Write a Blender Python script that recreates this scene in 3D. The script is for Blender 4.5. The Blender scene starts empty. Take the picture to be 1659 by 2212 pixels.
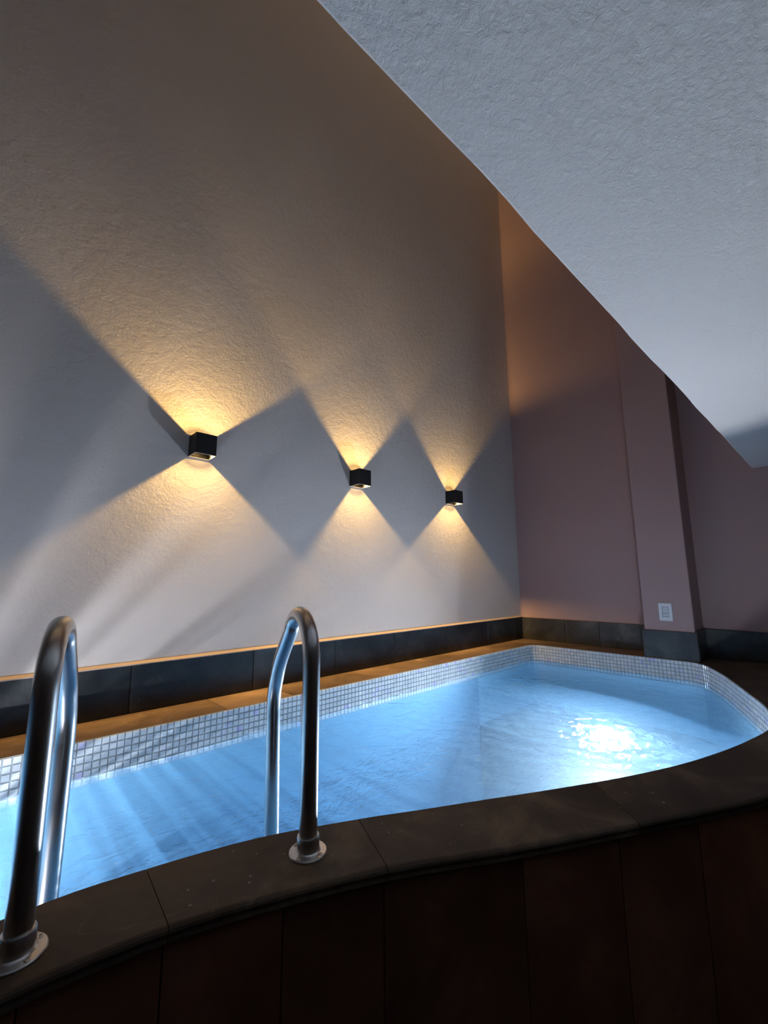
import bpy, bmesh, math, random
from mathutils import Vector, Matrix, noise
random.seed(7)
S = bpy.context.scene
C = S.collection
EYE = 1.75                                  # eye height above the floor; all z below are measured from the eye and shifted by it

# ------------------------------------------------------------------ camera, world, exposure
cam_d = bpy.data.cameras.new('camera')
cam_d.sensor_fit = 'VERTICAL'; cam_d.sensor_height = 24.0
cam_d.lens = 922.55 / 2212 * 24.0
cam_d.clip_start = 0.02
cam = bpy.data.objects.new('camera', cam_d); C.objects.link(cam)
F_ = Vector((0.677, 0.719, 0.157)).normalized()
R_ = Vector((0.729, -0.685, -0.006)); R_ = (R_ - F_ * R_.dot(F_)).normalized()
U_ = R_.cross(F_)
cam.matrix_world = Matrix(((R_.x, U_.x, -F_.x, 0), (R_.y, U_.y, -F_.y, 0), (R_.z, U_.z, -F_.z, EYE), (0, 0, 0, 1)))
S.camera = cam
W = bpy.data.worlds.new('world'); S.world = W; W.use_nodes = True
W.node_tree.nodes['Background'].inputs[0].default_value = (0.012, 0.011, 0.012, 1)
W.node_tree.nodes['Background'].inputs[1].default_value = 1.0
vs = S.view_settings
S.display_settings.display_device = 'sRGB'
vs.view_transform = 'Standard'; vs.look = 'None'; vs.gamma = 1.0; vs.use_curve_mapping = False
vs.exposure = 0.12
S.cycles.use_denoising = True
S.cycles.max_bounces = 12; S.cycles.diffuse_bounces = 6; S.cycles.glossy_bounces = 5
S.cycles.transmission_bounces = 8; S.cycles.transparent_max_bounces = 12
S.cycles.sample_clamp_indirect = 6.0
S.cycles.blur_glossy = 0.5

LAMP_POWER = 11.5                            # each wall-lamp beam
LAMP_COL = (1.0, 0.61, 0.20)
POOL_E1, POOL_E2, POOL_E3 = 8400.0, 27000.0, 450.0               # radiance of the underwater lenses, the last an added fill
POOL_COL = (1.0, 0.92, 0.93)

# ------------------------------------------------------------------ material helpers
def new_mat(name):
    m = bpy.data.materials.new(name); m.use_nodes = True
    nt = m.node_tree; nt.nodes.clear()
    return m, nt
def nd(nt, kind, **kw):
    n = nt.nodes.new(kind)
    for k, v in kw.items():
        if k.startswith('i_'): n.inputs[k[2:].replace('_', ' ')].default_value = v
        else: setattr(n, k, v)
    return n
def ln(nt, a, b): nt.links.new(a, b)
def out(nt, sh):
    o = nd(nt, 'ShaderNodeOutputMaterial'); ln(nt, sh, o.inputs['Surface']); return o
def ramp(nt, src, stops):
    r = nd(nt, 'ShaderNodeValToRGB'); e = r.color_ramp.elements
    while len(e) < len(stops): e.new(0.5)
    for el, (p, c) in zip(e, stops): el.position = p; el.color = (*c, 1)
    ln(nt, src, r.inputs['Fac']); return r.outputs['Color']
def position(nt): return nd(nt, 'ShaderNodeNewGeometry').outputs['Position']
def noise_tex(nt, vec, scale, detail=3, rough=0.5, dist=0.0):
    n = nd(nt, 'ShaderNodeTexNoise', i_Scale=scale, i_Detail=detail, i_Roughness=rough, i_Distortion=dist)
    ln(nt, vec, n.inputs['Vector']); return n.outputs['Fac']
def mapping(nt, vec, scale=(1, 1, 1), loc=(0, 0, 0), rot=(0, 0, 0)):
    m = nd(nt, 'ShaderNodeMapping'); m.inputs['Scale'].default_value = scale
    m.inputs['Location'].default_value = loc; m.inputs['Rotation'].default_value = rot
    ln(nt, vec, m.inputs['Vector']); return m.outputs['Vector']
def math_n(nt, op, a, b=None):
    n = nd(nt, 'ShaderNodeMath', operation=op)
    for i, v in enumerate((a, b)):
        if v is None: continue
        if isinstance(v, (int, float)): n.inputs[i].default_value = v
        else: ln(nt, v, n.inputs[i])
    return n.outputs[0]
def bump(nt, h, strength, dist):
    b = nd(nt, 'ShaderNodeBump', i_Strength=strength, i_Distance=dist); ln(nt, h, b.inputs['Height']); return b.outputs['Normal']

def plaster(name, col, scale, dist, strength=1.0, rough=0.75, spec=0.25, var=0.05):
    m, nt = new_mat(name); p = position(nt)
    b = nd(nt, 'ShaderNodeBsdfPrincipled'); b.inputs['Roughness'].default_value = rough
    b.inputs['Specular IOR Level'].default_value = spec
    c2 = tuple(c * (1 - var) for c in col)
    ln(nt, ramp(nt, noise_tex(nt, p, 2.2, 4), [(0.3, c2), (0.7, col)]), b.inputs['Base Color'])
    n1 = noise_tex(nt, p, scale, 6, 0.72, 0.5); n2 = noise_tex(nt, p, scale * 0.33, 2, 0.5)
    h = math_n(nt, 'ADD', n1, math_n(nt, 'MULTIPLY', n2, 0.7))
    ln(nt, bump(nt, h, strength, dist), b.inputs['Normal'])
    out(nt, b.outputs[0]); return m

def slate(name, dark, mid, light, scale=3.0, rough=(0.32, 0.5), streak=0.5, bumpd=0.0015, spec=0.35):
    """dark stone-look tile: cloudy blotches, thin pale veins; each piece gets its own offset and tone"""
    m, nt = new_mat(name)
    p = position(nt); oi = nd(nt, 'ShaderNodeObjectInfo')
    off = nd(nt, 'ShaderNodeVectorMath', operation='SCALE'); cb = nd(nt, 'ShaderNodeCombineXYZ')
    for i in range(3): ln(nt, oi.outputs['Random'], cb.inputs[i])
    ln(nt, cb.outputs[0], off.inputs[0]); off.inputs['Scale'].default_value = 37.0
    ad = nd(nt, 'ShaderNodeVectorMath', operation='ADD'); ln(nt, p, ad.inputs[0]); ln(nt, off.outputs[0], ad.inputs[1])
    v = ad.outputs[0]
    cl = noise_tex(nt, v, scale, 6, 0.62, 0.4)
    base = ramp(nt, cl, [(0.32, dark), (0.55, mid), (0.78, light)])
    ve = noise_tex(nt, v, scale * 1.3, 3, 0.5, 1.2)
    vein = math_n(nt, 'ABSOLUTE', math_n(nt, 'SUBTRACT', ve, 0.5))
    vm = ramp(nt, vein, [(0.0, (1, 1, 1)), (0.008, (0, 0, 0))])
    msk = math_n(nt, 'MULTIPLY', math_n(nt, 'MULTIPLY', vm, streak), ramp(nt, noise_tex(nt, v, scale * 0.8, 2), [(0.52, (0, 0, 0)), (0.7, (1, 1, 1))]))
    mx = nd(nt, 'ShaderNodeMix', data_type='RGBA'); ln(nt, msk, mx.inputs['Factor']); ln(nt, base, mx.inputs['A'])
    mx.inputs['B'].default_value = (*[min(1, c * 2.2 + 0.03) for c in light], 1)
    hv = nd(nt, 'ShaderNodeHueSaturation'); ln(nt, mx.outputs['Result'], hv.inputs['Color'])
    ln(nt, math_n(nt, 'ADD', math_n(nt, 'MULTIPLY', oi.outputs['Random'], 0.5), 0.75), hv.inputs['Value'])
    b = nd(nt, 'ShaderNodeBsdfPrincipled'); ln(nt, hv.outputs['Color'], b.inputs['Base Color'])
    rr = nd(nt, 'ShaderNodeMapRange'); ln(nt, cl, rr.inputs['Value']); rr.inputs['To Min'].default_value = rough[0]; rr.inputs['To Max'].default_value = rough[1]
    ln(nt, rr.outputs[0], b.inputs['Roughness'])
    b.inputs['Specular IOR Level'].default_value = spec
    ln(nt, bump(nt, noise_tex(nt, v, 45, 4, 0.6), 0.5, bumpd), b.inputs['Normal'])
    out(nt, b.outputs[0]); return m

def simple(name, col, rough=0.5, metal=0.0, spec=0.5, grain=0.0, gscale=60):
    m, nt = new_mat(name)
    b = nd(nt, 'ShaderNodeBsdfPrincipled'); b.inputs['Base Color'].default_value = (*col, 1)
    b.inputs['Roughness'].default_value = rough; b.inputs['Metallic'].default_value = metal; b.inputs['Specular IOR Level'].default_value = spec
    p = position(nt)
    n = noise_tex(nt, p, gscale, 3)
    ln(nt, ramp(nt, n, [(0.3, tuple(c * 0.92 for c in col)), (0.7, col)]), b.inputs['Base Color'])
    if grain: ln(nt, bump(nt, n, 0.4, grain), b.inputs['Normal'])
    out(nt, b.outputs[0]); return m

def emit(name, col, e):
    m, nt = new_mat(name)
    s = nd(nt, 'ShaderNodeEmission'); s.inputs[0].default_value = (*col, 1); s.inputs[1].default_value = e
    out(nt, s.outputs[0]); return m

M_WALL = plaster('white_plaster', (0.61, 0.575, 0.55), 75, 0.0035)
M_CEIL = plaster('ceiling_plaster', (0.86, 0.84, 0.82), 85, 0.0045)
M_MAUVE = plaster('mauve_paint', (0.40, 0.28, 0.28), 120, 0.001, 0.6, 0.7)
M_DARKWALL = plaster('taupe_paint', (0.17, 0.135, 0.12), 60, 0.002)
M_FLOOR = slate('floor_tile', (0.03, 0.028, 0.026), (0.06, 0.055, 0.05), (0.1, 0.09, 0.08), 2.0)
M_BASE = slate('dark_slate_tile', (0.012, 0.014, 0.016), (0.032, 0.036, 0.038), (0.085, 0.09, 0.088), 5.0, (0.3, 0.45), 0.5)
M_BASEB = slate('lightened_slate_tile', (0.03, 0.03, 0.03), (0.06, 0.062, 0.062), (0.13, 0.135, 0.13), 5.0, (0.3, 0.45), 0.5)  # same dark slate, lightened to make up for weak light at the back
M_COPE = slate('coping_stone', (0.050, 0.038, 0.030), (0.092, 0.071, 0.055), (0.24, 0.175, 0.115), 4.0, (0.5, 0.62), 0.15, 0.0015, 0.15)
M_COPE_LIT = slate('coping_stone_lit', (0.085, 0.057, 0.040), (0.155, 0.105, 0.075), (0.26, 0.18, 0.13), 4.0, (0.36, 0.5), 0.3)  # coping stone again, with the warm lamp light put into its colour
M_CLAD = slate('brown_cladding', (0.10, 0.036, 0.021), (0.19, 0.08, 0.046), (0.32, 0.15, 0.08), 3.0, (0.45, 0.6), 0.1)
M_GROUT = simple('dark_grout', (0.02, 0.018, 0.017), 0.9)
M_LEDGE = plaster('ledge_plaster', (0.42, 0.34, 0.30), 80, 0.001)
M_BLACK = simple('black_metal', (0.012, 0.012, 0.013), 0.5, 0.0, 0.35, 0.0003, 300)
M_CHROME = simple('lamp_reflector', (0.75, 0.72, 0.66), 0.3, 1.0)
M_ENGINE = simple('lamp_engine', (0.10, 0.065, 0.04), 0.45, 0.6)
M_FLAP = simple('lamp_flap', (0.55, 0.53, 0.5), 0.35, 1.0)
M_RIM = simple('lamp_rim', (0.70, 0.66, 0.60), 0.45)
M_WHITE = simple('switch_plastic', (0.72, 0.74, 0.78), 0.35)
M_WHITE2 = simple('rocker_plastic', (0.62, 0.65, 0.70), 0.25)
M_GAP = simple('switch_gap', (0.12, 0.13, 0.15), 0.6)

def steel_mat():
    m, nt = new_mat('brushed_steel'); b = nd(nt, 'ShaderNodeBsdfPrincipled')
    b.inputs['Metallic'].default_value = 1.0; b.inputs['Base Color'].default_value = (0.62, 0.60, 0.58, 1)
    p = position(nt)
    n = noise_tex(nt, mapping(nt, p, (160, 160, 14)), 1.0, 4, 0.6)
    rr = nd(nt, 'ShaderNodeMapRange'); ln(nt, n, rr.inputs['Value']); rr.inputs['To Min'].default_value = 0.24; rr.inputs['To Max'].default_value = 0.36
    ln(nt, rr.outputs[0], b.inputs['Roughness'])
    ln(nt, bump(nt, n, 0.05, 0.0001), b.inputs['Normal'])
    out(nt, b.outputs[0]); return m
M_STEEL = steel_mat()

def mosaic_mat():
    """pearly glass tile: slight tone change from tile to tile, a few lilac ones"""
    m, nt = new_mat('pearl_mosaic'); p = position(nt)
    sn = nd(nt, 'ShaderNodeVectorMath', operation='SNAP'); ln(nt, mapping(nt, p, (40, 40, 40), (0.37, 0.21, 0.2)), sn.inputs[0]); sn.inputs[1].default_value = (1, 1, 1)
    wn = nd(nt, 'ShaderNodeTexWhiteNoise'); ln(nt, sn.outputs[0], wn.inputs['Vector'])
    c = ramp(nt, wn.outputs['Value'], [(0.0, (0.58, 0.63, 0.66)), (0.5, (0.67, 0.71, 0.73)), (0.93, (0.75, 0.78, 0.80)), (1.0, (0.58, 0.54, 0.82))])
    b = nd(nt, 'ShaderNodeBsdfPrincipled'); ln(nt, c, b.inputs['Base Color'])
    b.inputs['Roughness'].default_value = 0.22; b.inputs['Coat Weight'].default_value = 0.3
    ln(nt, bump(nt, noise_tex(nt, p, 70, 2), 0.3, 0.0012), b.inputs['Normal'])
    out(nt, b.outputs[0]); return m
M_MOS = mosaic_mat()
M_MGROUT = simple('mosaic_grout', (0.30, 0.34, 0.36), 0.85)

def basin_mat(name, col):
    """submerged mosaic lining (too small and deep to tell apart)"""
    m, nt = new_mat(name); p = position(nt)
    b = nd(nt, 'ShaderNodeBsdfPrincipled'); b.inputs['Roughness'].default_value = 0.85; b.inputs['Specular IOR Level'].default_value = 0.1
    ln(nt, ramp(nt, noise_tex(nt, p, 6, 3), [(0.3, tuple(c * .92 for c in col)), (0.7, col)]), b.inputs['Base Color'])
    out(nt, b.outputs[0]); return m
M_BASIN = basin_mat('darkened_lining', (0.05, 0.13, 0.21))  # same lining, darkened on floor and riser to hold down lamp glare
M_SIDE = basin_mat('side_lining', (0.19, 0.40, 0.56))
M_BENCH = basin_mat('brightened_lining', (0.44, 0.73, 0.90))  # same lining, brightened where the underwater lights barely reach

WZ = -0.675 + EYE
def water_mat():
    """cloudy pool water: part clear (refracting and straight-through), part scattering, rippled mirror on top;
    froth added to the clear part to cast ripple light on the left wall"""
    m, nt = new_mat('pool_water'); p = position(nt)
    n1 = noise_tex(nt, mapping(nt, p, (1, 1.3, 1)), 26, 3, 0.55, 0.8)
    n2 = noise_tex(nt, p, 9, 3, 0.5, 1.0)
    h = math_n(nt, 'ADD', n1, math_n(nt, 'MULTIPLY', n2, 1.5))
    nor = bump(nt, h, 0.6, 0.016)
    gl = nd(nt, 'ShaderNodeBsdfGlossy'); gl.inputs['Roughness'].default_value = 0.05; ln(nt, nor, gl.inputs['Normal'])
    rf = nd(nt, 'ShaderNodeBsdfRefraction'); rf.inputs['IOR'].default_value = 1.33; rf.inputs['Roughness'].default_value = 0.05
    rf.inputs['Color'].default_value = (0.80, 0.95, 1.0, 1); ln(nt, nor, rf.inputs['Normal'])
    tr = nd(nt, 'ShaderNodeBsdfTransparent')
    streaks = noise_tex(nt, mapping(nt, p, (21, 0.45, 1), (3.1, 0, 0)), 1.0, 1, 0.5, 0.2)  # bands added so the pool light falls in streaks on the wall
    fmix = nd(nt, 'ShaderNodeMix', data_type='RGBA'); fmix.inputs['B'].default_value = (.9, .9, .9, 1)
    sx = nd(nt, 'ShaderNodeSeparateXYZ'); ln(nt, p, sx.inputs[0])
    mr = nd(nt, 'ShaderNodeMapRange'); ln(nt, sx.outputs[0], mr.inputs['Value']); mr.inputs['From Min'].default_value = .5; mr.inputs['From Max'].default_value = 1.3
    ln(nt, mr.outputs[0], fmix.inputs['Factor']); 
    ln(nt, ramp(nt, streaks, [(0.40, (0.28, 0.28, 0.28)), (0.60, (1.0, 1.0, 1.0))]), fmix.inputs['A'])
    tr.inputs['Color'].default_value = (.95, .95, .95, 1)
    fb = nd(nt, 'ShaderNodeBsdfTranslucent'); fb.inputs['Color'].default_value = (0.10, 0.20, 0.30, 1)
    mf = nd(nt, 'ShaderNodeMixShader'); ln(nt, fmix.outputs['Result'], mf.inputs[0]); ln(nt, fb.outputs[0], mf.inputs[1]); ln(nt, tr.outputs[0], mf.inputs[2])
    tl = nd(nt, 'ShaderNodeBsdfTranslucent'); tl.inputs['Color'].default_value = (0.015, 0.045, 0.085, 1); ln(nt, nor, tl.inputs['Normal'])
    m1 = nd(nt, 'ShaderNodeMixShader'); m1.inputs[0].default_value = 0.62; ln(nt, rf.outputs[0], m1.inputs[1]); ln(nt, mf.outputs[0], m1.inputs[2])
    m2 = nd(nt, 'ShaderNodeMixShader'); m2.inputs[0].default_value = 0.25; ln(nt, m1.outputs[0], m2.inputs[1]); ln(nt, tl.outputs[0], m2.inputs[2])
    fr = nd(nt, 'ShaderNodeFresnel'); fr.inputs['IOR'].default_value = 1.33; ln(nt, nor, fr.inputs['Normal'])
    fm = math_n(nt, 'MINIMUM', fr.outputs[0], 0.3)
    m3 = nd(nt, 'ShaderNodeMixShader'); ln(nt, fm, m3.inputs[0]); ln(nt, m2.outputs[0], m3.inputs[1]); ln(nt, gl.outputs[0], m3.inputs[2])
    o = out(nt, m3.outputs[0])
    sc = nd(nt, 'ShaderNodeVolumeScatter'); sc.inputs['Color'].default_value = (0.70, 0.90, 0.98, 1); sc.inputs['Density'].default_value = 0.14; sc.inputs['Anisotropy'].default_value = 0.4
    ab = nd(nt, 'ShaderNodeVolumeAbsorption'); ab.inputs['Color'].default_value = (0.10, 0.62, 0.95, 1); ab.inputs['Density'].default_value = 0.40
    av = nd(nt, 'ShaderNodeAddShader'); ln(nt, sc.outputs[0], av.inputs[0]); ln(nt, ab.outputs[0], av.inputs[1]); ln(nt, av.outputs[0], o.inputs['Volume'])
    return m
M_WATER = water_mat()

# ------------------------------------------------------------------ object helpers
def obj(name, me, mat=None, parent=None, smooth=False):
    if isinstance(me, bmesh.types.BMesh):
        bm = me; me = bpy.data.meshes.new(name); bmesh.ops.recalc_face_normals(bm, faces=bm.faces); bm.to_mesh(me); bm.free()
    if mat and not me.materials: me.materials.append(mat)
    if smooth:
        me.shade_smooth()
        me.set_sharp_from_angle(angle=math.radians(35))
    o = bpy.data.objects.new(name, me); C.objects.link(o)
    if parent: o.parent = parent; o.matrix_parent_inverse = Matrix.Translation(parent.location).inverted() if parent.type == 'EMPTY' else Matrix()
    return o
def thing(name, label, cat, loc=(0, 0, 0), group=None):
    o = bpy.data.objects.new(name, None); C.objects.link(o); o.location = loc
    o.empty_display_size = 0.05
    o['label'] = label; o['category'] = cat
    if group: o['group'] = group
    return o
def structure(o, label=None):
    o['kind'] = 'structure'
    if label: o['label'] = label
    return o
def box(bm, lo, hi, bev=0.0, seg=1):
    r = bmesh.ops.create_cube(bm, size=1.0); vv = r['verts']
    for v in vv:
        v.co = Vector([lo[i] + (v.co[i] + 0.5) * (hi[i] - lo[i]) for i in range(3)])
    if bev:
        ed = list({e for v in vv for e in v.link_edges})
        bmesh.ops.bevel(bm, geom=ed, offset=bev, segments=seg, profile=0.5, affect='EDGES')
    return bm
def bx(lo, hi, bev=0.0, seg=1): return box(bmesh.new(), lo, hi, bev, seg)
def prism(poly, z0, z1, bev=0.0, bm=None):
    bm = bm or bmesh.new()
    b = [bm.verts.new((x, y, z0)) for x, y in poly]; t = [bm.verts.new((x, y, z1)) for x, y in poly]
    n = len(poly); bm.faces.new(b[::-1]); top = bm.faces.new(t)
    for i in range(n): bm.faces.new((b[i], b[(i + 1) % n], t[(i + 1) % n], t[i]))
    if bev: bmesh.ops.bevel(bm, geom=list(top.edges), offset=bev, segments=1, affect='EDGES')
    return bm
def loft(rows, bm=None, caps=True, closed=True):
    """rows: list of equal-length closed profiles"""
    bm = bm or bmesh.new()
    R = [[bm.verts.new(p) for p in r] for r in rows]; n = len(rows[0])
    for a, b in zip(R[:-1], R[1:]):
        for i in range(n if closed else n - 1):
            bm.faces.new((a[i], a[(i + 1) % n], b[(i + 1) % n], b[i]))
    if caps: bm.faces.new(R[0][::-1]); bm.faces.new(R[-1])
    return bm
def tube(pts, rad, seg=20, bm=None):
    pts = [Vector(p) for p in pts]; rows = []
    t0 = (pts[1] - pts[0]).normalized(); a = t0.orthogonal().normalized()
    for i, p in enumerate(pts):
        t = (pts[min(i + 1, len(pts) - 1)] - pts[max(i - 1, 0)]).normalized()
        a = (a - t * a.dot(t)).normalized(); b = t.cross(a)
        r = rad(i) if callable(rad) else rad
        rows.append([p + (a * math.cos(k * math.tau / seg) + b * math.sin(k * math.tau / seg)) * r for k in range(seg)])
    return loft(rows, bm)
def lathe(prof, axis_o, axis, seg=28, bm=None):
    """prof: (radius, height) along axis from axis_o; closed solid between first and last point"""
    axis = Vector(axis).normalized(); a = axis.orthogonal().normalized(); b = axis.cross(a); o = Vector(axis_o)
    rows = [[o + axis * h + (a * math.cos(k * math.tau / seg) + b * math.sin(k * math.tau / seg)) * max(r, 1e-4) for k in range(seg)] for r, h in prof]
    return loft(rows, bm)
def catmull(P, n=10):
    P = [Vector(p) for p in P]; o = []
    for i in range(len(P) - 1):
        p0 = P[max(i - 1, 0)]; p1 = P[i]; p2 = P[i + 1]; p3 = P[min(i + 2, len(P) - 1)]
        for k in range(n):
            t = k / n
            o.append(0.5 * ((2 * p1) + (p2 - p0) * t + (2 * p0 - 5 * p1 + 4 * p2 - p3) * t * t + (3 * p1 - p0 - 3 * p2 + p3) * t ** 3))
    o.append(P[-1]); return o
class Path:
    def __init__(s, pts):
        s.p = [Vector(q) for q in pts]; s.l = [0.0]
        for a, b in zip(s.p[:-1], s.p[1:]): s.l.append(s.l[-1] + (b - a).length)
        s.len = s.l[-1]
    def at(s, d):
        d = min(max(d, 0), s.len)
        for i in range(len(s.p) - 1):
            if d <= s.l[i + 1] or i == len(s.p) - 2:
                k = (d - s.l[i]) / max(1e-9, s.l[i + 1] - s.l[i]); return s.p[i].lerp(s.p[i + 1], k)
    def near(s, q):
        q = Vector(q); best = (1e9, 0)
        for i in range(len(s.p) - 1):
            a, b = s.p[i], s.p[i + 1]; ab = b - a
            k = min(1, max(0, (q - a).dot(ab) / max(1e-12, ab.length_squared))); d = (a + ab * k - q).length
            if d < best[0]: best = (d, s.l[i] + k * ab.length)
        return best[1]
    def normal(s, d):                       # left-hand normal of travel
        t = (s.at(d + 0.01) - s.at(d - 0.01)).normalized(); return Vector((-t.y, t.x))

# ------------------------------------------------------------------ plan dimensions (metres)
YL, XB = 2.15, 3.81                         # left wall plane, back wall plane
ZC = -0.553 + EYE                           # coping top
ZBT = -0.356 + EYE                          # top of the tile skirting
ZS = 0.745 + EYE                            # low ceiling
ZTOP = 4.7 + EYE                # ceiling over the tall bay
CT = 0.024
FZ = ZC - 1.12                              # pool bottom

# ------------------------------------------------------------------ room shell
XR, YR = -2.3, -2.2
structure(obj('floor', bx((XR - .1, YR - .1, -0.1), (XB + .1, YL + .1, 0)), M_FLOOR), 'dark stone floor of the pool room')
structure(obj('wall_left', bx((XR - .1, YL, 0), (XB + .1, YL + .1, ZTOP)), M_WALL), 'tall off-white stucco wall with three wall lamps')
structure(obj('wall_back', bx((XB, YR - .1, 0), (XB + .1, YL, ZTOP)), M_MAUVE), 'mauve painted wall behind the far end of the pool')
structure(obj('wall_right', bx((XR - .1, YR - .1, 0), (XB, YR, ZS)), M_DARKWALL), 'taupe wall on the right, outside the photo')
structure(obj('wall_rear', bx((XR - .1, YR, 0), (XR, YL, ZTOP)), M_DARKWALL), 'taupe wall behind the camera')
# low ceiling over the right half, its long free edge runs beside the tall bay; slightly wavy plaster arris
bm = bmesh.new(); N = 60; rows = []
for i in range(N + 1):
    x = XR - .1 + (XB - XR + .1) * i / N
    wob = 0.006 * noise.noise((x * 2.3, 0, 0)) + 0.003 * noise.noise((x * 7, 4, 0))
    e = 0.345 + (XB - x) * 0.0101 + wob
    rows.append([(x, YR, ZS), (x, e - 0.006, ZS), (x, e, ZS + 0.006), (x, e, ZS + 0.28), (x, YR, ZS + 0.28)])
structure(obj('ceiling', loft(rows, bm), M_CEIL), 'low white stippled ceiling ending in a straight edge beside the tall wall')
structure(obj('ceiling', bx((XR - .1, YR - .1, ZTOP), (XB + .1, YL + .1, ZTOP + .1)), M_CEIL), 'high ceiling above the tall bay, outside the photo')
structure(obj('wall_bay', bx((XR, 0.10, ZS + 0.28), (XB, 0.20, ZTOP)), M_DARKWALL), 'wall above the low ceiling, outside the photo')
# pillar
structure(obj('wall_pillar', bx((3.55, 0.728, ZC - CT), (XB, 1.030, ZTOP), 0.004), M_MAUVE), 'mauve painted pillar carrying the light switch')

# tile skirtings: each tile a part
def skirting(name, label, tiles, mat=M_BASE):
    r = bpy.data.objects.new(name, None); C.objects.link(r); r.empty_display_size = .05
    r['kind'] = 'structure'; r['label'] = label
    for i, (lo, hi) in enumerate(tiles):
        obj('tile', bx(lo, hi, 0.0015), mat, r)
    return r
TT, G = 0.016, 0.0012
js = [-2.3, -1.72, -1.16, -0.6, -0.04, 0.52, 1.08, 1.60, 2.10, 2.66, 3.22, 3.67, XB - TT]
skirting('baseboard_left', 'dark slate tile skirting along the off-white wall',
         [((a + G, YL - TT, ZC), (b - G, YL, ZBT - 0.0)) for a, b in zip(js[:-1], js[1:])])
jb = [YL - TT, 1.727, 1.440, 1.031]
skirting('baseboard_back', 'dark slate tile skirting along the mauve wall left of the pillar',
         [((XB - TT, b + G, ZC), (XB, a - G, ZBT)) for a, b in zip(jb[:-1], jb[1:])], M_BASEB)
skirting('baseboard_right', 'dark slate tile skirting along the mauve wall right of the pillar',
         [((XB - TT, b + G, ZC), (XB, a - G, ZBT)) for a, b in ((0.727, 0.30), (0.30, -0.27), (-0.27, -0.80))])
skirting('baseboard_pillar', 'dark slate tiles around the foot of the mauve pillar',
         [((3.536, 0.716, ZC - 0.02), (3.55, 1.044, ZBT - 0.008)), ((3.552, 0.714, ZC), (XB - TT, 0.728, ZBT)), ((3.552, 1.031, ZC), (XB - TT, 1.045, ZBT))], M_BASEB)
# bevelled plaster bead on top of the left skirting
pr = lambda x: [(x, YL, ZBT), (x, YL - TT - .002, ZBT), (x, YL - TT - .002, ZBT + .004), (x, YL - .006, ZBT + 0.0125), (x, YL, ZBT + 0.0135)]
structure(obj('trim_1', loft([pr(XR), pr(XB - .001)]), M_LEDGE), 'pale plaster bead along the top of the left skirting')

# ------------------------------------------------------------------ pool
INNER = [(-1.0, .90), (-.6, .965), (-.2, 1.01), (.12, 1.02), (.29, .995), (.5, .938), (.71, .841), (.83, .776), (1.01, .681), (1.18, .59), (1.4, .481), (1.64, .384),
         (1.93, .301), (2.18, .259), (2.35, .262), (2.55, .30), (2.75, .372), (3.0, .467), (3.21, .551), (3.42, .655)]
inner = Path(catmull(INNER, 10) + [Vector((3.485, .70)), Vector((3.52, .76))])
OUTER = [(-1.2, .72), (-.6, .80), (-.2, .845), (.08, .846), (.203, .831), (.287, .813), (.42, .768), (.632, .676), (.825, .565), (.92, .511), (1.146, .393), (1.519, .206),
         (1.9, .075), (2.3, .0), (2.8, -.03), (3.2, -.035), (3.79, -.035)]
outer = Path(catmull(OUTER, 10))
# whole outline, seen from above, counter-clockwise
outline = list(inner.p)
outline += [Vector((3.522, .85)), Vector((3.522, 1.82))]
for k in range(1, 7):
    a = k / 7 * math.pi / 2; outline.append(Vector((3.442 + .08 * math.cos(a), 1.82 + .08 * math.sin(a))))
outline += [Vector((3.44, 1.90)), Vector((-1.0, 1.90))]
OUT = Path(outline + [outline[0]])

pool = thing('swimming_pool', 'raised curved plunge pool with pale mosaic lining, dark stone coping and brown clad front', 'pool', (1.2, 1.2, 0))
# basin shell: thin wall just outside the tile plane, floor and bench
def offset(path_pts, d, closed=True):
    n = len(path_pts); o = []
    for i, p in enumerate(path_pts):
        a = path_pts[(i - 1) % n]; b = path_pts[(i + 1) % n]
        t = (b - a).normalized(); o.append(p + Vector((t.y, -t.x)) * d)   # outward for ccw
    return o
bm = bmesh.new()
o1 = offset(outline, 0.004); o2 = offset(outline, 0.014)
rows = [[(p.x, p.y, z) for p in pts] for pts, z in ((o1, FZ), (o1, ZC - CT - .001), (o2, ZC - CT - .001), (o2, FZ - .03))]
R = [[bm.verts.new(q) for q in r] for r in rows]; n = len(outline)
for a, b in zip(R[:-1], R[1:]):
    for i in range(n): bm.faces.new((a[i], a[(i + 1) % n], b[(i + 1) % n], b[i]))
bm.faces.new(R[-1][::-1])
obj('basin', bm, M_SIDE, pool)
obj('pool_floor', prism([(p.x, p.y) for p in outline], FZ - .008, FZ), M_BASIN, pool)
# submerged bench along the far end
RISER = catmull([(2.30, .30), (2.42, .52), (2.58, .78), (2.68, .95), (2.71, 1.15), (2.71, 1.89)], 6)
poly = list(RISER) + [Vector((3.44, 1.893)), Vector((3.513, 1.80)), Vector((3.513, .80))]
k0 = OUT.near((3.42, .655)); k1 = OUT.near((2.38, .266)); q = k0
while q > k1: pt = OUT.at(q); nn = OUT.normal(q); poly.append(pt + nn * .004); q -= .06
ZBENCH = WZ - 0.35
obj('bench', prism([(p.x, p.y) for p in poly], FZ + .001, ZBENCH - .0015), M_BASIN, pool)
obj('bench_top', prism([(p.x, p.y) for p in poly], ZBENCH - .001, ZBENCH), M_BENCH, pool)

bp = []; q = OUT.near((2.40, .268))
while q < OUT.near((2.72, 1.9)): bp.append(OUT.at(q)); q += .03
BRIGHT_STRIP = bp
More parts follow.
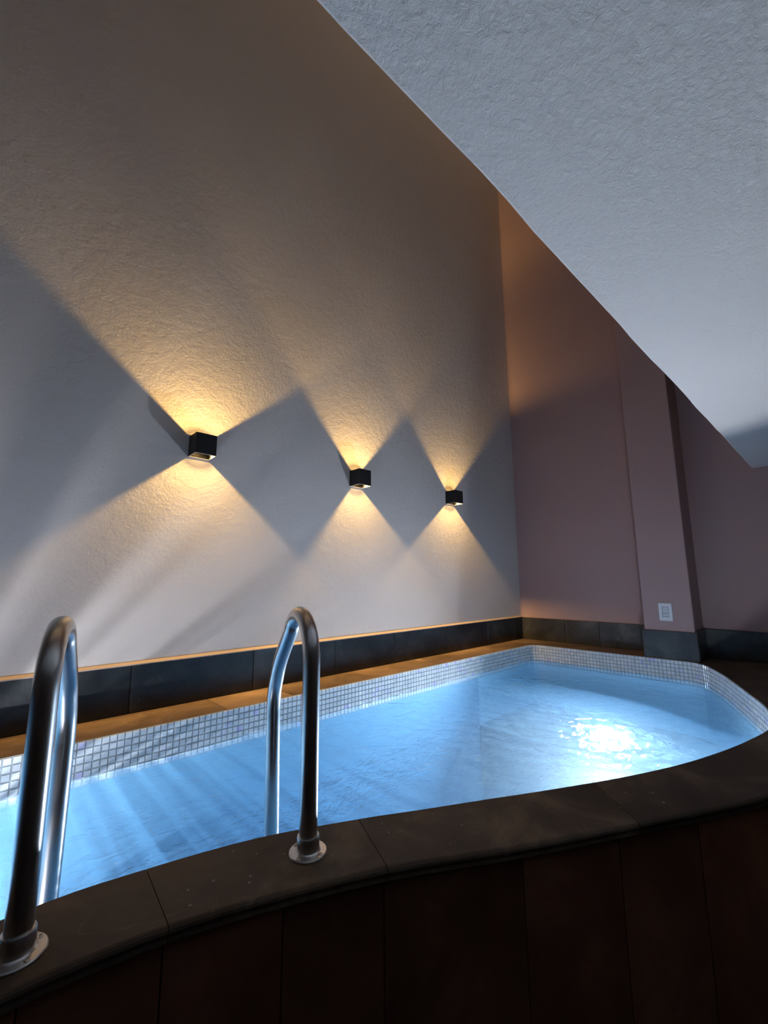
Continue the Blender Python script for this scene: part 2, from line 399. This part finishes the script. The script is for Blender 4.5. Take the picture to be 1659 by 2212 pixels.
# mosaic above and just below the waterline
P_, TS = 0.0245, 0.0218
def tile_mesh():
    bm = bmesh.new(); h = TS / 2
    b = [bm.verts.new((sx * h, 0, sz * h)) for sx, sz in ((-1, -1), (1, -1), (1, 1), (-1, 1))]
    i_ = h - .0016
    t = [bm.verts.new((sx * i_, .0035, sz * i_)) for sx, sz in ((-1, -1), (1, -1), (1, 1), (-1, 1))]
    bm.faces.new(t)
    for i in range(4): bm.faces.new((b[i], b[(i + 1) % 4], t[(i + 1) % 4], t[i]))
    bmesh.ops.recalc_face_normals(bm, faces=bm.faces)
    me = bpy.data.meshes.new('mosaic_tile'); bm.to_mesh(me); bm.free(); me.materials.append(M_MOS); return me
TM = tile_mesh()
# grout band behind the tiles
sA, sB = OUT.near((2.2, .258)), OUT.near((-.2, 1.9))
rowsg = []
o1p = Path(o1 + [o1[0]])
gp = []
q = sA
while q < sB: gp.append(OUT.at(q)); q += .03
def band(pts, d0, d1, z0, z1):
    rows = []
    for i, p in enumerate(pts):
        a = pts[max(i - 1, 0)]; b = pts[min(i + 1, len(pts) - 1)]; t = (b - a).normalized(); nv = Vector((t.y, -t.x))
        u = p + nv * d0; w = p + nv * d1
        rows.append([(u.x, u.y, z0), (u.x, u.y, z1), (w.x, w.y, z1), (w.x, w.y, z0)])
    return loft(rows)
obj('grout_bed', band(gp, 0.0005, 0.0040, ZC - 6 * P_ - .004, ZC - .0005), M_MGROUT, pool)
obj('bright_strip', band(BRIGHT_STRIP, -.0015, .0038, ZBENCH + .001, ZC - 6 * P_ - .005), M_BENCH, pool)  # strip added to brighten the water along the far wall
cells = []
ntile = int((sB - sA) / P_)
for i in range(ntile):
    d = sA + (i + .5) * P_
    a = OUT.at(d - P_ * .45); b = OUT.at(d + P_ * .45); c = (a + b) / 2; t = (b - a).normalized(); nv = Vector((-t.y, t.x))   # into the pool
    for k in range(6):
        z = ZC - .001 - (k + .5) * P_
        loc = Vector((c.x - nv.x * .0005, c.y - nv.y * .0005, z))
        Mx = Matrix(((t.x, nv.x, 0, loc.x), (t.y, nv.y, 0, loc.y), (0, 0, 1, loc.z), (0, 0, 0, 1))) @ Matrix.Rotation(random.gauss(0, .018), 4, 'X') @ Matrix.Rotation(random.gauss(0, .018), 4, 'Z') @ Matrix.Rotation(random.gauss(0, .02), 4, 'Y')
        cells.append((loc, Mx, k))
def inview(l):
    d = Vector((l.x, l.y, l.z - EYE)); w = d.dot(F_)
    if w <= .05: return False
    x = 829.5 + 922.5 * d.dot(R_) / w
    return 0 < x < 1659
vis = sorted([c for c in cells if c[2] < 5 and c[0].y > 1.5 and inview(c[0])], key=lambda c: (c[0] - Vector((0, 0, EYE))).length)[:300]
vid = {id(c) for c in vis}
pinv = Matrix.Translation(pool.location).inverted()
for c in vis:
    o = bpy.data.objects.new('mosaic_tile', TM); C.objects.link(o); o.parent = pool; o.matrix_parent_inverse = pinv; o.matrix_basis = c[1]
vv, ff = [], []
tv = [v.co.copy() for v in TM.vertices]; tf = [tuple(f.vertices) for f in TM.polygons]
for c in cells:
    if id(c) in vid: continue
    k = len(vv); vv += [c[1] @ v for v in tv]; ff += [tuple(i + k for i in f) for f in tf]
me = bpy.data.meshes.new('mosaic_field'); me.from_pydata(vv, [], ff); me.materials.append(M_MOS)
o = obj('mosaic_field', me, None, pool); o['kind'] = 'stuff'

# coping: front slabs follow the two curves
JOINTS = [((-1.0, .90), (-1.2, .72)), ((-.72, .946), (-.78, .777)), ((-.22, 1.008), (-.25, .842)), ((.297, .993), (.284, .814)), ((.706, .843), (.639, .673)), ((1.287, .533), (1.159, .386)),
          ((1.93, .301), (1.84, .094)), ((2.45, .28), (2.48, -.012)), ((2.95, .448), (3.1, -.034))]
ji = [inner.near(a) for a, b in JOINTS]; jo = [outer.near(b) for a, b in JOINTS]
CT = 0.024
def cope_prof(pi, po):
    d = (po - pi).normalized(); L = (po - pi).length
    pts = [(0.0, ZC - CT), (0.0, ZC - .003), (0.003, ZC), (L - .009, ZC)]
    for k in range(1, 6):
        a = math.pi / 2 - k / 6 * math.pi
        pts.append((L - .010 + .010 * math.cos(a), ZC - .0085 + .0085 * math.sin(a)))
    pts += [(L - .004, ZC - .018), (L - .003, ZC - CT)]
    return [(pi.x + d.x * s, pi.y + d.y * s, z) for s, z in pts]
for k in range(len(JOINTS) - 1):
    rows = []; N = 14
    for i in range(N + 1):
        u = i / N; u = .0015 + u * .997
        a = inner.at(ji[k] + (ji[k + 1] - ji[k]) * u); b = outer.at(jo[k] + (jo[k + 1] - jo[k]) * u)
        a = a + (a - b).normalized() * (.006 - .0102 * min(1, max(0, (a.x - 2.0) / .3)))
        rows.append(cope_prof(a, b))
    obj('coping_slab', loft(rows), M_COPE, pool)
# right-hand deck between the curve and the back wall
def slab(poly, mat=None): return obj('coping_slab', prism(poly, ZC - CT, ZC, .0015), mat or M_COPE, pool)
def arc(a, b, n=8):
    ia, ib = OUT.near(a), OUT.near(b); r = []
    for i in range(n + 1):
        p = OUT.at(ia + (ib - ia) * i / n); nv = OUT.normal(ia + (ib - ia) * i / n); p = p - nv * .0042; r.append((p.x, p.y))
    return r
slab([(3.102, -.034), (XB - .001, -.034), (XB - .001, .30), (3.25, .566)] + arc((3.21, .552), (2.953, .449), 5))
slab([(3.253, .567), (XB - .001, .303), (XB - .001, .728), (3.551, .728), (3.527, .728)] + arc((3.5025, .7285), (3.213, .554), 6))
# ledge along the back wall, corner and left wall
slab(arc((3.522, .85), (3.5035, .7315), 4) + [(3.549, .729), (3.549, 1.031), (XB - .001, 1.031), (XB - .001, 1.46), (3.5262, 1.46)], M_COPE_LIT)
slab([(3.5262, 1.462), (XB - .001, 1.462), (XB - .001, YL - .002), (2.852, YL - .002), (2.852, 1.9042)] + arc((3.43, 1.9), (3.522, 1.82), 8), M_COPE_LIT)
jl = [-1.22, -.55, -.12, .30, .85, 1.18, 1.72, 2.28, 2.85]
for a, b in zip(jl[:-1], jl[1:]): slab([(a + .001, 1.9042), (b - .001, 1.9042), (b - .001, YL - .002), (a + .001, YL - .002)], M_COPE_LIT)
slab([(-1.22, .72), (-1.004, .905), (-1.004, 1.902), (-1.22, 1.902)])
# brown cladding panels under the coping, one per joint
CJ = [(-1.18, .725), (-.85, .77), (-.5, .815), (-.1, .85), (.10, .845), (.277, .814), (.46, .753), (.635, .673), (.898, .523), (1.12, .407), (1.328, .30), (1.60, .175), (1.9, .075), (2.3, .0), (2.8, -.03), (3.3, -.035), (3.78, -.035)]
cs = [outer.near(q) for q in CJ]
for a, b in zip(cs[:-1], cs[1:]):
    rows = []; N = 8; wob = random.uniform(-.001, .001)
    for i in range(N + 1):
        d = a + .0012 + (b - a - .0024) * i / N; p = outer.at(d); nv = outer.normal(d)
        e = .0015 if i in (0, N) else 0
        u = p + nv * (.016 + e + wob); w = p + nv * .034
        rows.append([(u.x, u.y, 0), (u.x, u.y, ZC - CT), (w.x, w.y, ZC - CT), (w.x, w.y, 0)])
    obj('cladding_panel', loft(rows), M_CLAD, pool)
gp = [outer.at(cs[0] + (cs[-1] - cs[0]) * i / 120) for i in range(121)]
obj('cladding_backing', band(gp, -.026, -.06, 0.001, ZC - CT - .001), M_GROUT, pool)
obj('end_wall', bx((-1.2, .735, 0), (-1.18, YL - .001, ZC - CT)), M_CLAD, pool)

# water: one rippled surface
def yfront(x):
    lo, hi = 0, inner.len
    for _ in range(40):
        md = (lo + hi) / 2
        if inner.at(md).x < x: lo = md
        else: hi = md
    return inner.at(lo).y
def yback(x):
    return 1.9 if x < 3.44 else 1.82 + math.sqrt(max(0, .08 ** 2 - (x - 3.442) ** 2))
def wave(x, y):
    h = 0.0
    h += .0042 * noise.noise((x * 5.0, y * 4.0, 1.0)) + .0032 * noise.noise((x * 12, y * 10, 5.0))
    # churn over the jet near the back left corner, ripples running from it
    r = math.hypot(x - 2.75, y - 1.48); h += math.exp(-(r / .35) ** 2) * (.012 * noise.noise((x * 14, y * 14, 2.0)) + .009 * noise.noise((x * 30, y * 30, 3.0)))
    r2 = math.hypot(x - 1.75, y - 1.75); h += math.exp(-(r2 / .3) ** 2) * (.012 * noise.noise((x * 20, y * 18, 7.0)))
    r3 = math.hypot(x - 2.1, y - .85); h += .0030 * math.exp(-(r3 / .6) ** 2) * math.sin(r * 66 + 3 * noise.noise((x * 5, y * 5, 9))) 
    h += math.exp(-(r3 / .5) ** 2) * .007 * noise.noise((x * 22, y * 22, 12.0))
    h += .006 * math.exp(-((x - .75) / .5) ** 2) * math.sin(x * 7.5)
    return h
NX, NY = 520, 190
xs = [-1.0 + 4.515 * i / NX for i in range(NX + 1)]; vv, ff = [], []
for i, x in enumerate(xs):
    a, b = yfront(min(x, 3.515)) , yback(x)
    for j in range(NY + 1):
        y = a + (b - a) * j / NY; vv.append((x, y, WZ + wave(x, y)))
for i in range(NX):
    for j in range(NY):
        k = i * (NY + 1) + j; ff.append((k, k + NY + 1, k + NY + 2, k + 1))
# the body of water below it, sides and bottom just inside the shell
ring = [i * (NY + 1) for i in range(NX + 1)] + [NX * (NY + 1) + j for j in range(1, NY + 1)] + [i * (NY + 1) + NY for i in range(NX - 1, -1, -1)] + [j for j in range(NY - 1, 0, -1)]
ctr = Vector((1.4, 1.3)); base = len(vv); pts2 = [Vector(vv[i][:2]) for i in ring]; n = len(ring)
for i, p in enumerate(pts2):
    t = pts2[(i + 1) % n] - pts2[i - 1]; nv = Vector((t.y, -t.x)).normalized(); q = p + nv * .007
    vv.append((q.x, q.y, vv[ring[i]][2])); vv.append((q.x, q.y, FZ - .012))
for i in range(n):
    a, b = base + 2 * i, base + 2 * ((i + 1) % n)
    ff.append((ring[i], a, b, ring[(i + 1) % n])); ff.append((a, a + 1, b + 1, b))
ff.append(tuple(base + 2 * i + 1 for i in range(n)))
me = bpy.data.meshes.new('pool_water'); me.from_pydata(vv, [], ff)
wat = obj('pool_water', me, M_WATER, None, True)
wat['label'] = 'glowing light blue rippled water filling the pool'; wat['category'] = 'water'

# ------------------------------------------------------------------ underwater lights
def pool_light(loc, direction, energy, label, k=1.0):
    t = thing('pool_light', label, 'light', loc)
    d = Vector(direction).normalized(); o = Vector(loc)
    obj('bezel', lathe([(a * k, b) for a, b in ((.045, .0), (.085, .0), (.085, .006), (.072, .016), (.064, .016), (.064, .005), (.045, .005))], o, d), M_STEEL, t, True)
    le = obj('lens', lathe([(a * k, b) for a, b in ((.0, .006), (.062, .006), (.0615, .0075), (.045, .0078), (.0, .008))], o, d), emit('lens_glow', POOL_COL, energy), t, True)
    return t
pool_light((2.675, 1.04, WZ - .62), (-1, -.22, 0.8), POOL_E1, 'bright white round underwater light at the far end of the pool', .58)
pool_light((1.72, .356, WZ - .27), (.80, .55, -.25), POOL_E3, 'added underwater fill light on the near pool wall toward the far end, hidden by the coping', 1.6)  # unseen fill light, added to brighten the far end
pool_light((-.27, 1.012, WZ - .28), (0.10, .95, 0.25), POOL_E2, 'underwater light on the near pool wall below the handrails, hidden by the coping', .25)

# ------------------------------------------------------------------ wall lamps
def wall_wash(ld, sg):
    """photometric curve of a wall-washer lens: strongest along the wall, weaker towards it and into the room"""
    ld.use_nodes = True; nt = ld.node_tree
    em = nt.nodes.get('Emission') or nd(nt, 'ShaderNodeEmission')
    tc = nd(nt, 'ShaderNodeTexCoord'); sp = nd(nt, 'ShaderNodeSeparateXYZ'); ln(nt, tc.outputs['Normal'], sp.inputs[0])
    t = math_n(nt, 'MULTIPLY', sp.outputs['Y'], float(sg))
    t = math_n(nt, 'ADD', math_n(nt, 'MAXIMUM', t, math_n(nt, 'MULTIPLY', t, -.5)), 0.0)
    near = math_n(nt, 'MAXIMUM', math_n(nt, 'SUBTRACT', 1.0, math_n(nt, 'MULTIPLY', t, 1.9)), .06)
    g = math_n(nt, 'MULTIPLY', math_n(nt, 'POWER', math_n(nt, 'ADD', t, .15), -1.4), near)
    ln(nt, math_n(nt, 'MULTIPLY', g, .17), em.inputs['Strength'])
def wall_lamp(x, z, label, wu, wd, up=4.0):
    """cube up/down lamp; wu, wd = (left, right) half widths of the upper and lower light slot"""
    t = thing('wall_lamp', label, 'wall lamp', (x, YL, z), 'cube lamps on the off-white wall')
    h, w, dp, th = .05, .05, .10, .003
    y0, y1 = YL - dp, YL
    bm = bmesh.new()
    box(bm, (x - w, y0, z - h), (x - w + th, y1, z + h)); box(bm, (x + w - th, y0, z - h), (x + w, y1, z + h))
    box(bm, (x - w + th, y0, z - h), (x + w - th, y0 + th, z + h)); box(bm, (x - w + th, y1 - th, z - h), (x + w - th, y1, z + h))
    obj('housing', bm, M_BLACK, t)
    obj('light_engine', bx((x - .030, y0 + .02, z - .008), (x + .030, y1 - th, z + .008), .002), M_ENGINE, t)
    for sgn, (a, b) in ((1, wu), (-1, wd)):
        zz = z + sgn * (h - .006)
        for side, q in ((-1, a), (1, b)):
            if q < w - th - .002:
                lo, hi = sorted((x + side * q, x + side * (w - th - .0005)))
                obj('flap', bx((lo, y0 + th + .001, zz - .001), (hi, y1 - th, zz + .001)), M_FLAP, t)
        zr = z + sgn * h
        bm = bmesh.new(); e = .0022
        for lo, hi in (((x - w, y0), (x + w, y0 + e)), ((x - w, y1 - .010), (x + w, y1 - .0005)), ((x - w, y0 + e), (x - w + e, y1 - .010)), ((x + w - e, y0 + e), (x + w, y1 - .010))):
            za, zb = sorted((zr, zr + sgn * .0018)); box(bm, (lo[0], lo[1], za), (hi[0], hi[1], zb))
        obj('rim', bm, M_RIM if sgn < 0 else M_BLACK, t)
        obj('glare_shield', bx((x - w + th + .0005, y0 + th + .0005, z + sgn * .040 - .001), (x + w - th - .0005, y0 + .017, z + sgn * .040 + .001)), M_BLACK, t)
        ld = bpy.data.lights.new('bulb', 'SPOT'); ld.energy = LAMP_POWER * (up if sgn > 0 else 3.3); ld.color = LAMP_COL; ld.shadow_soft_size = .004
        ld.spot_size = math.radians(160); ld.spot_blend = .5
        wall_wash(ld, -sgn)
        lo_ = bpy.data.objects.new('bulb', ld); C.objects.link(lo_); lo_.parent = t
        lo_.location = (0, -.05, sgn * .010); lo_.rotation_euler = (math.pi if sgn > 0 else 0, 0, 0)
    return t
LZ = .659 + EYE
wall_lamp(.745, LZ, 'black cube wall lamp nearest the camera, leftmost of the three, wide beams up and down', (.047, .047), (.047, .047))
wall_lamp(1.765, LZ, 'black cube wall lamp in the middle of the row of three', (.029, .029), (.025, .044))
wall_lamp(2.765, LZ, 'black cube wall lamp farthest from the camera, beside the mauve wall corner', (.029, .033), (.047, .047), 2.9)

# ------------------------------------------------------------------ handrails
NRM = Vector((.25, .967, 0)).normalized()
def handrail(bx_, by_, label):
    t = thing('handrail', label, 'handrail', (bx_, by_, ZC), 'steel handrails on the coping')
    B = Vector((bx_, by_, ZC))
    prof = [(0, .006), (0, .12), (0, .24), (0, .33)]
    c = (.088, .372); r0 = .088
    for k in range(0, 13):
        a = math.pi - k / 12 * math.radians(146); prof.append((c[0] + r0 * math.cos(a), c[1] + (r0 + .012) * math.sin(a)))
    prof += [(.245, .345), (.283, .285), (.298, .25), (.303, .22), (.302, .18), (.292, .02), (.285, -.08), (.28, -.20), (.28, -.82)]
    pts = [Vector((p[0], p[1], 0)) for p in prof]
    sm = catmull(pts, 5)
    # drop near-duplicate points
    ln_ = [sm[0]]
    for p in sm[1:]:
        if (p - ln_[-1]).length > .004: ln_.append(p)
    P = [B + NRM * p.x + Vector((0, 0, p.y)) for p in ln_]
    obj('tube', tube(P, .0188, 24), M_STEEL, t, True)
    fl = obj('flange', lathe([(.019, .0), (.039, .0), (.039, .003), (.0375, .005), (.026, .0055), (.0235, .008), (.0228, .032), (.0215, .034), (.019, .034)], B, (0, 0, 1), 36), M_STEEL, t, True)
    for k in range(4):
        a = math.radians(20 + 90 * k); q = B + Vector((math.cos(a), math.sin(a), 0)) * .0315 + Vector((0, 0, .004))
        obj('screw', lathe([(.0, 0), (.0048, 0), (.0046, .0016), (.0036, .0026), (.0026, .0027), (.0022, .0014), (.0, .0014)], q, (0, 0, 1), 14), M_STEEL, fl, True)
    return t
handrail(.553, .822, 'curved steel handrail in the middle of the near coping, round flange screwed to the stone')
handrail(.100, .917, 'curved steel handrail at the left edge of the photo, nearest the camera')

# ------------------------------------------------------------------ light switch on the pillar
sy0, sy1, sz0, sz1 = .845, .926, -.295 + EYE, -.174 + EYE
t = thing('light_switch', 'white rectangular two-rocker light switch on the mauve pillar', 'switch', (3.55, (sy0 + sy1) / 2, (sz0 + sz1) / 2))
oy0, oy1, oz0, oz1 = sy0 + .0215, sy1 - .0195, sz0 + .026, sz1 - .025
bm = bmesh.new()
xf = 3.55 - .009
for lo, hi in (((xf, sy0, sz0), (3.55, sy1, oz0)), ((xf, sy0, oz1), (3.55, sy1, sz1)), ((xf, sy0, oz0), (3.55, oy0, oz1)), ((xf, oy1, oz0), (3.55, sy1, oz1))): box(bm, lo, hi)
bmesh.ops.remove_doubles(bm, verts=bm.verts, dist=1e-5)
obj('plate', bm, M_WHITE, t)
obj('insert', bx((3.546, oy0, oz0), (3.55, oy1, oz1)), M_GAP, t)
zm = oz0 + (oz1 - oz0) * .36
obj('rocker', bx((3.5425, oy0 + .002, zm + .001), (3.548, oy1 - .002, oz1 - .002), .001), M_WHITE2, t)
obj('rocker', bx((3.5425, oy0 + .002, oz0 + .002), (3.548, oy1 - .002, zm - .001), .001), M_WHITE2, t)
obj('screw', lathe([(.0, 0), (.003, 0), (.003, .0006), (.002, .001), (.0, .001)], (xf, sy0 + .026, sz0 + .012), (-1, 0, 0), 12), M_STEEL, t, True)

# ------------------------------------------------------------------ splashed drops on the near coping
M_DROP = simple('water_drop', (0.34, 0.33, 0.32), 0.05, 0.0, 0.8)  # pale base colour stands in for glints on the drops
bm = bmesh.new(); cnt = 0
while cnt < 22:
    d = random.uniform(inner.near((.15, 1.0)), inner.near((1.5, .44))); p = inner.at(d) - inner.normal(d) * random.uniform(.02, .15)
    r = random.uniform(.0012, .0032)
    lathe([(r, 0), (r * .92, r * .25), (r * .6, r * .5), (0, r * .6)], (p.x, p.y, ZC - .0002), (0, 0, 1), 8, bm); cnt += 1
o = obj('water_drops', bm, M_DROP, None, True); o['kind'] = 'stuff'
o['label'] = 'small splashed water drops scattered on the near stone coping'; o['category'] = 'water drops'
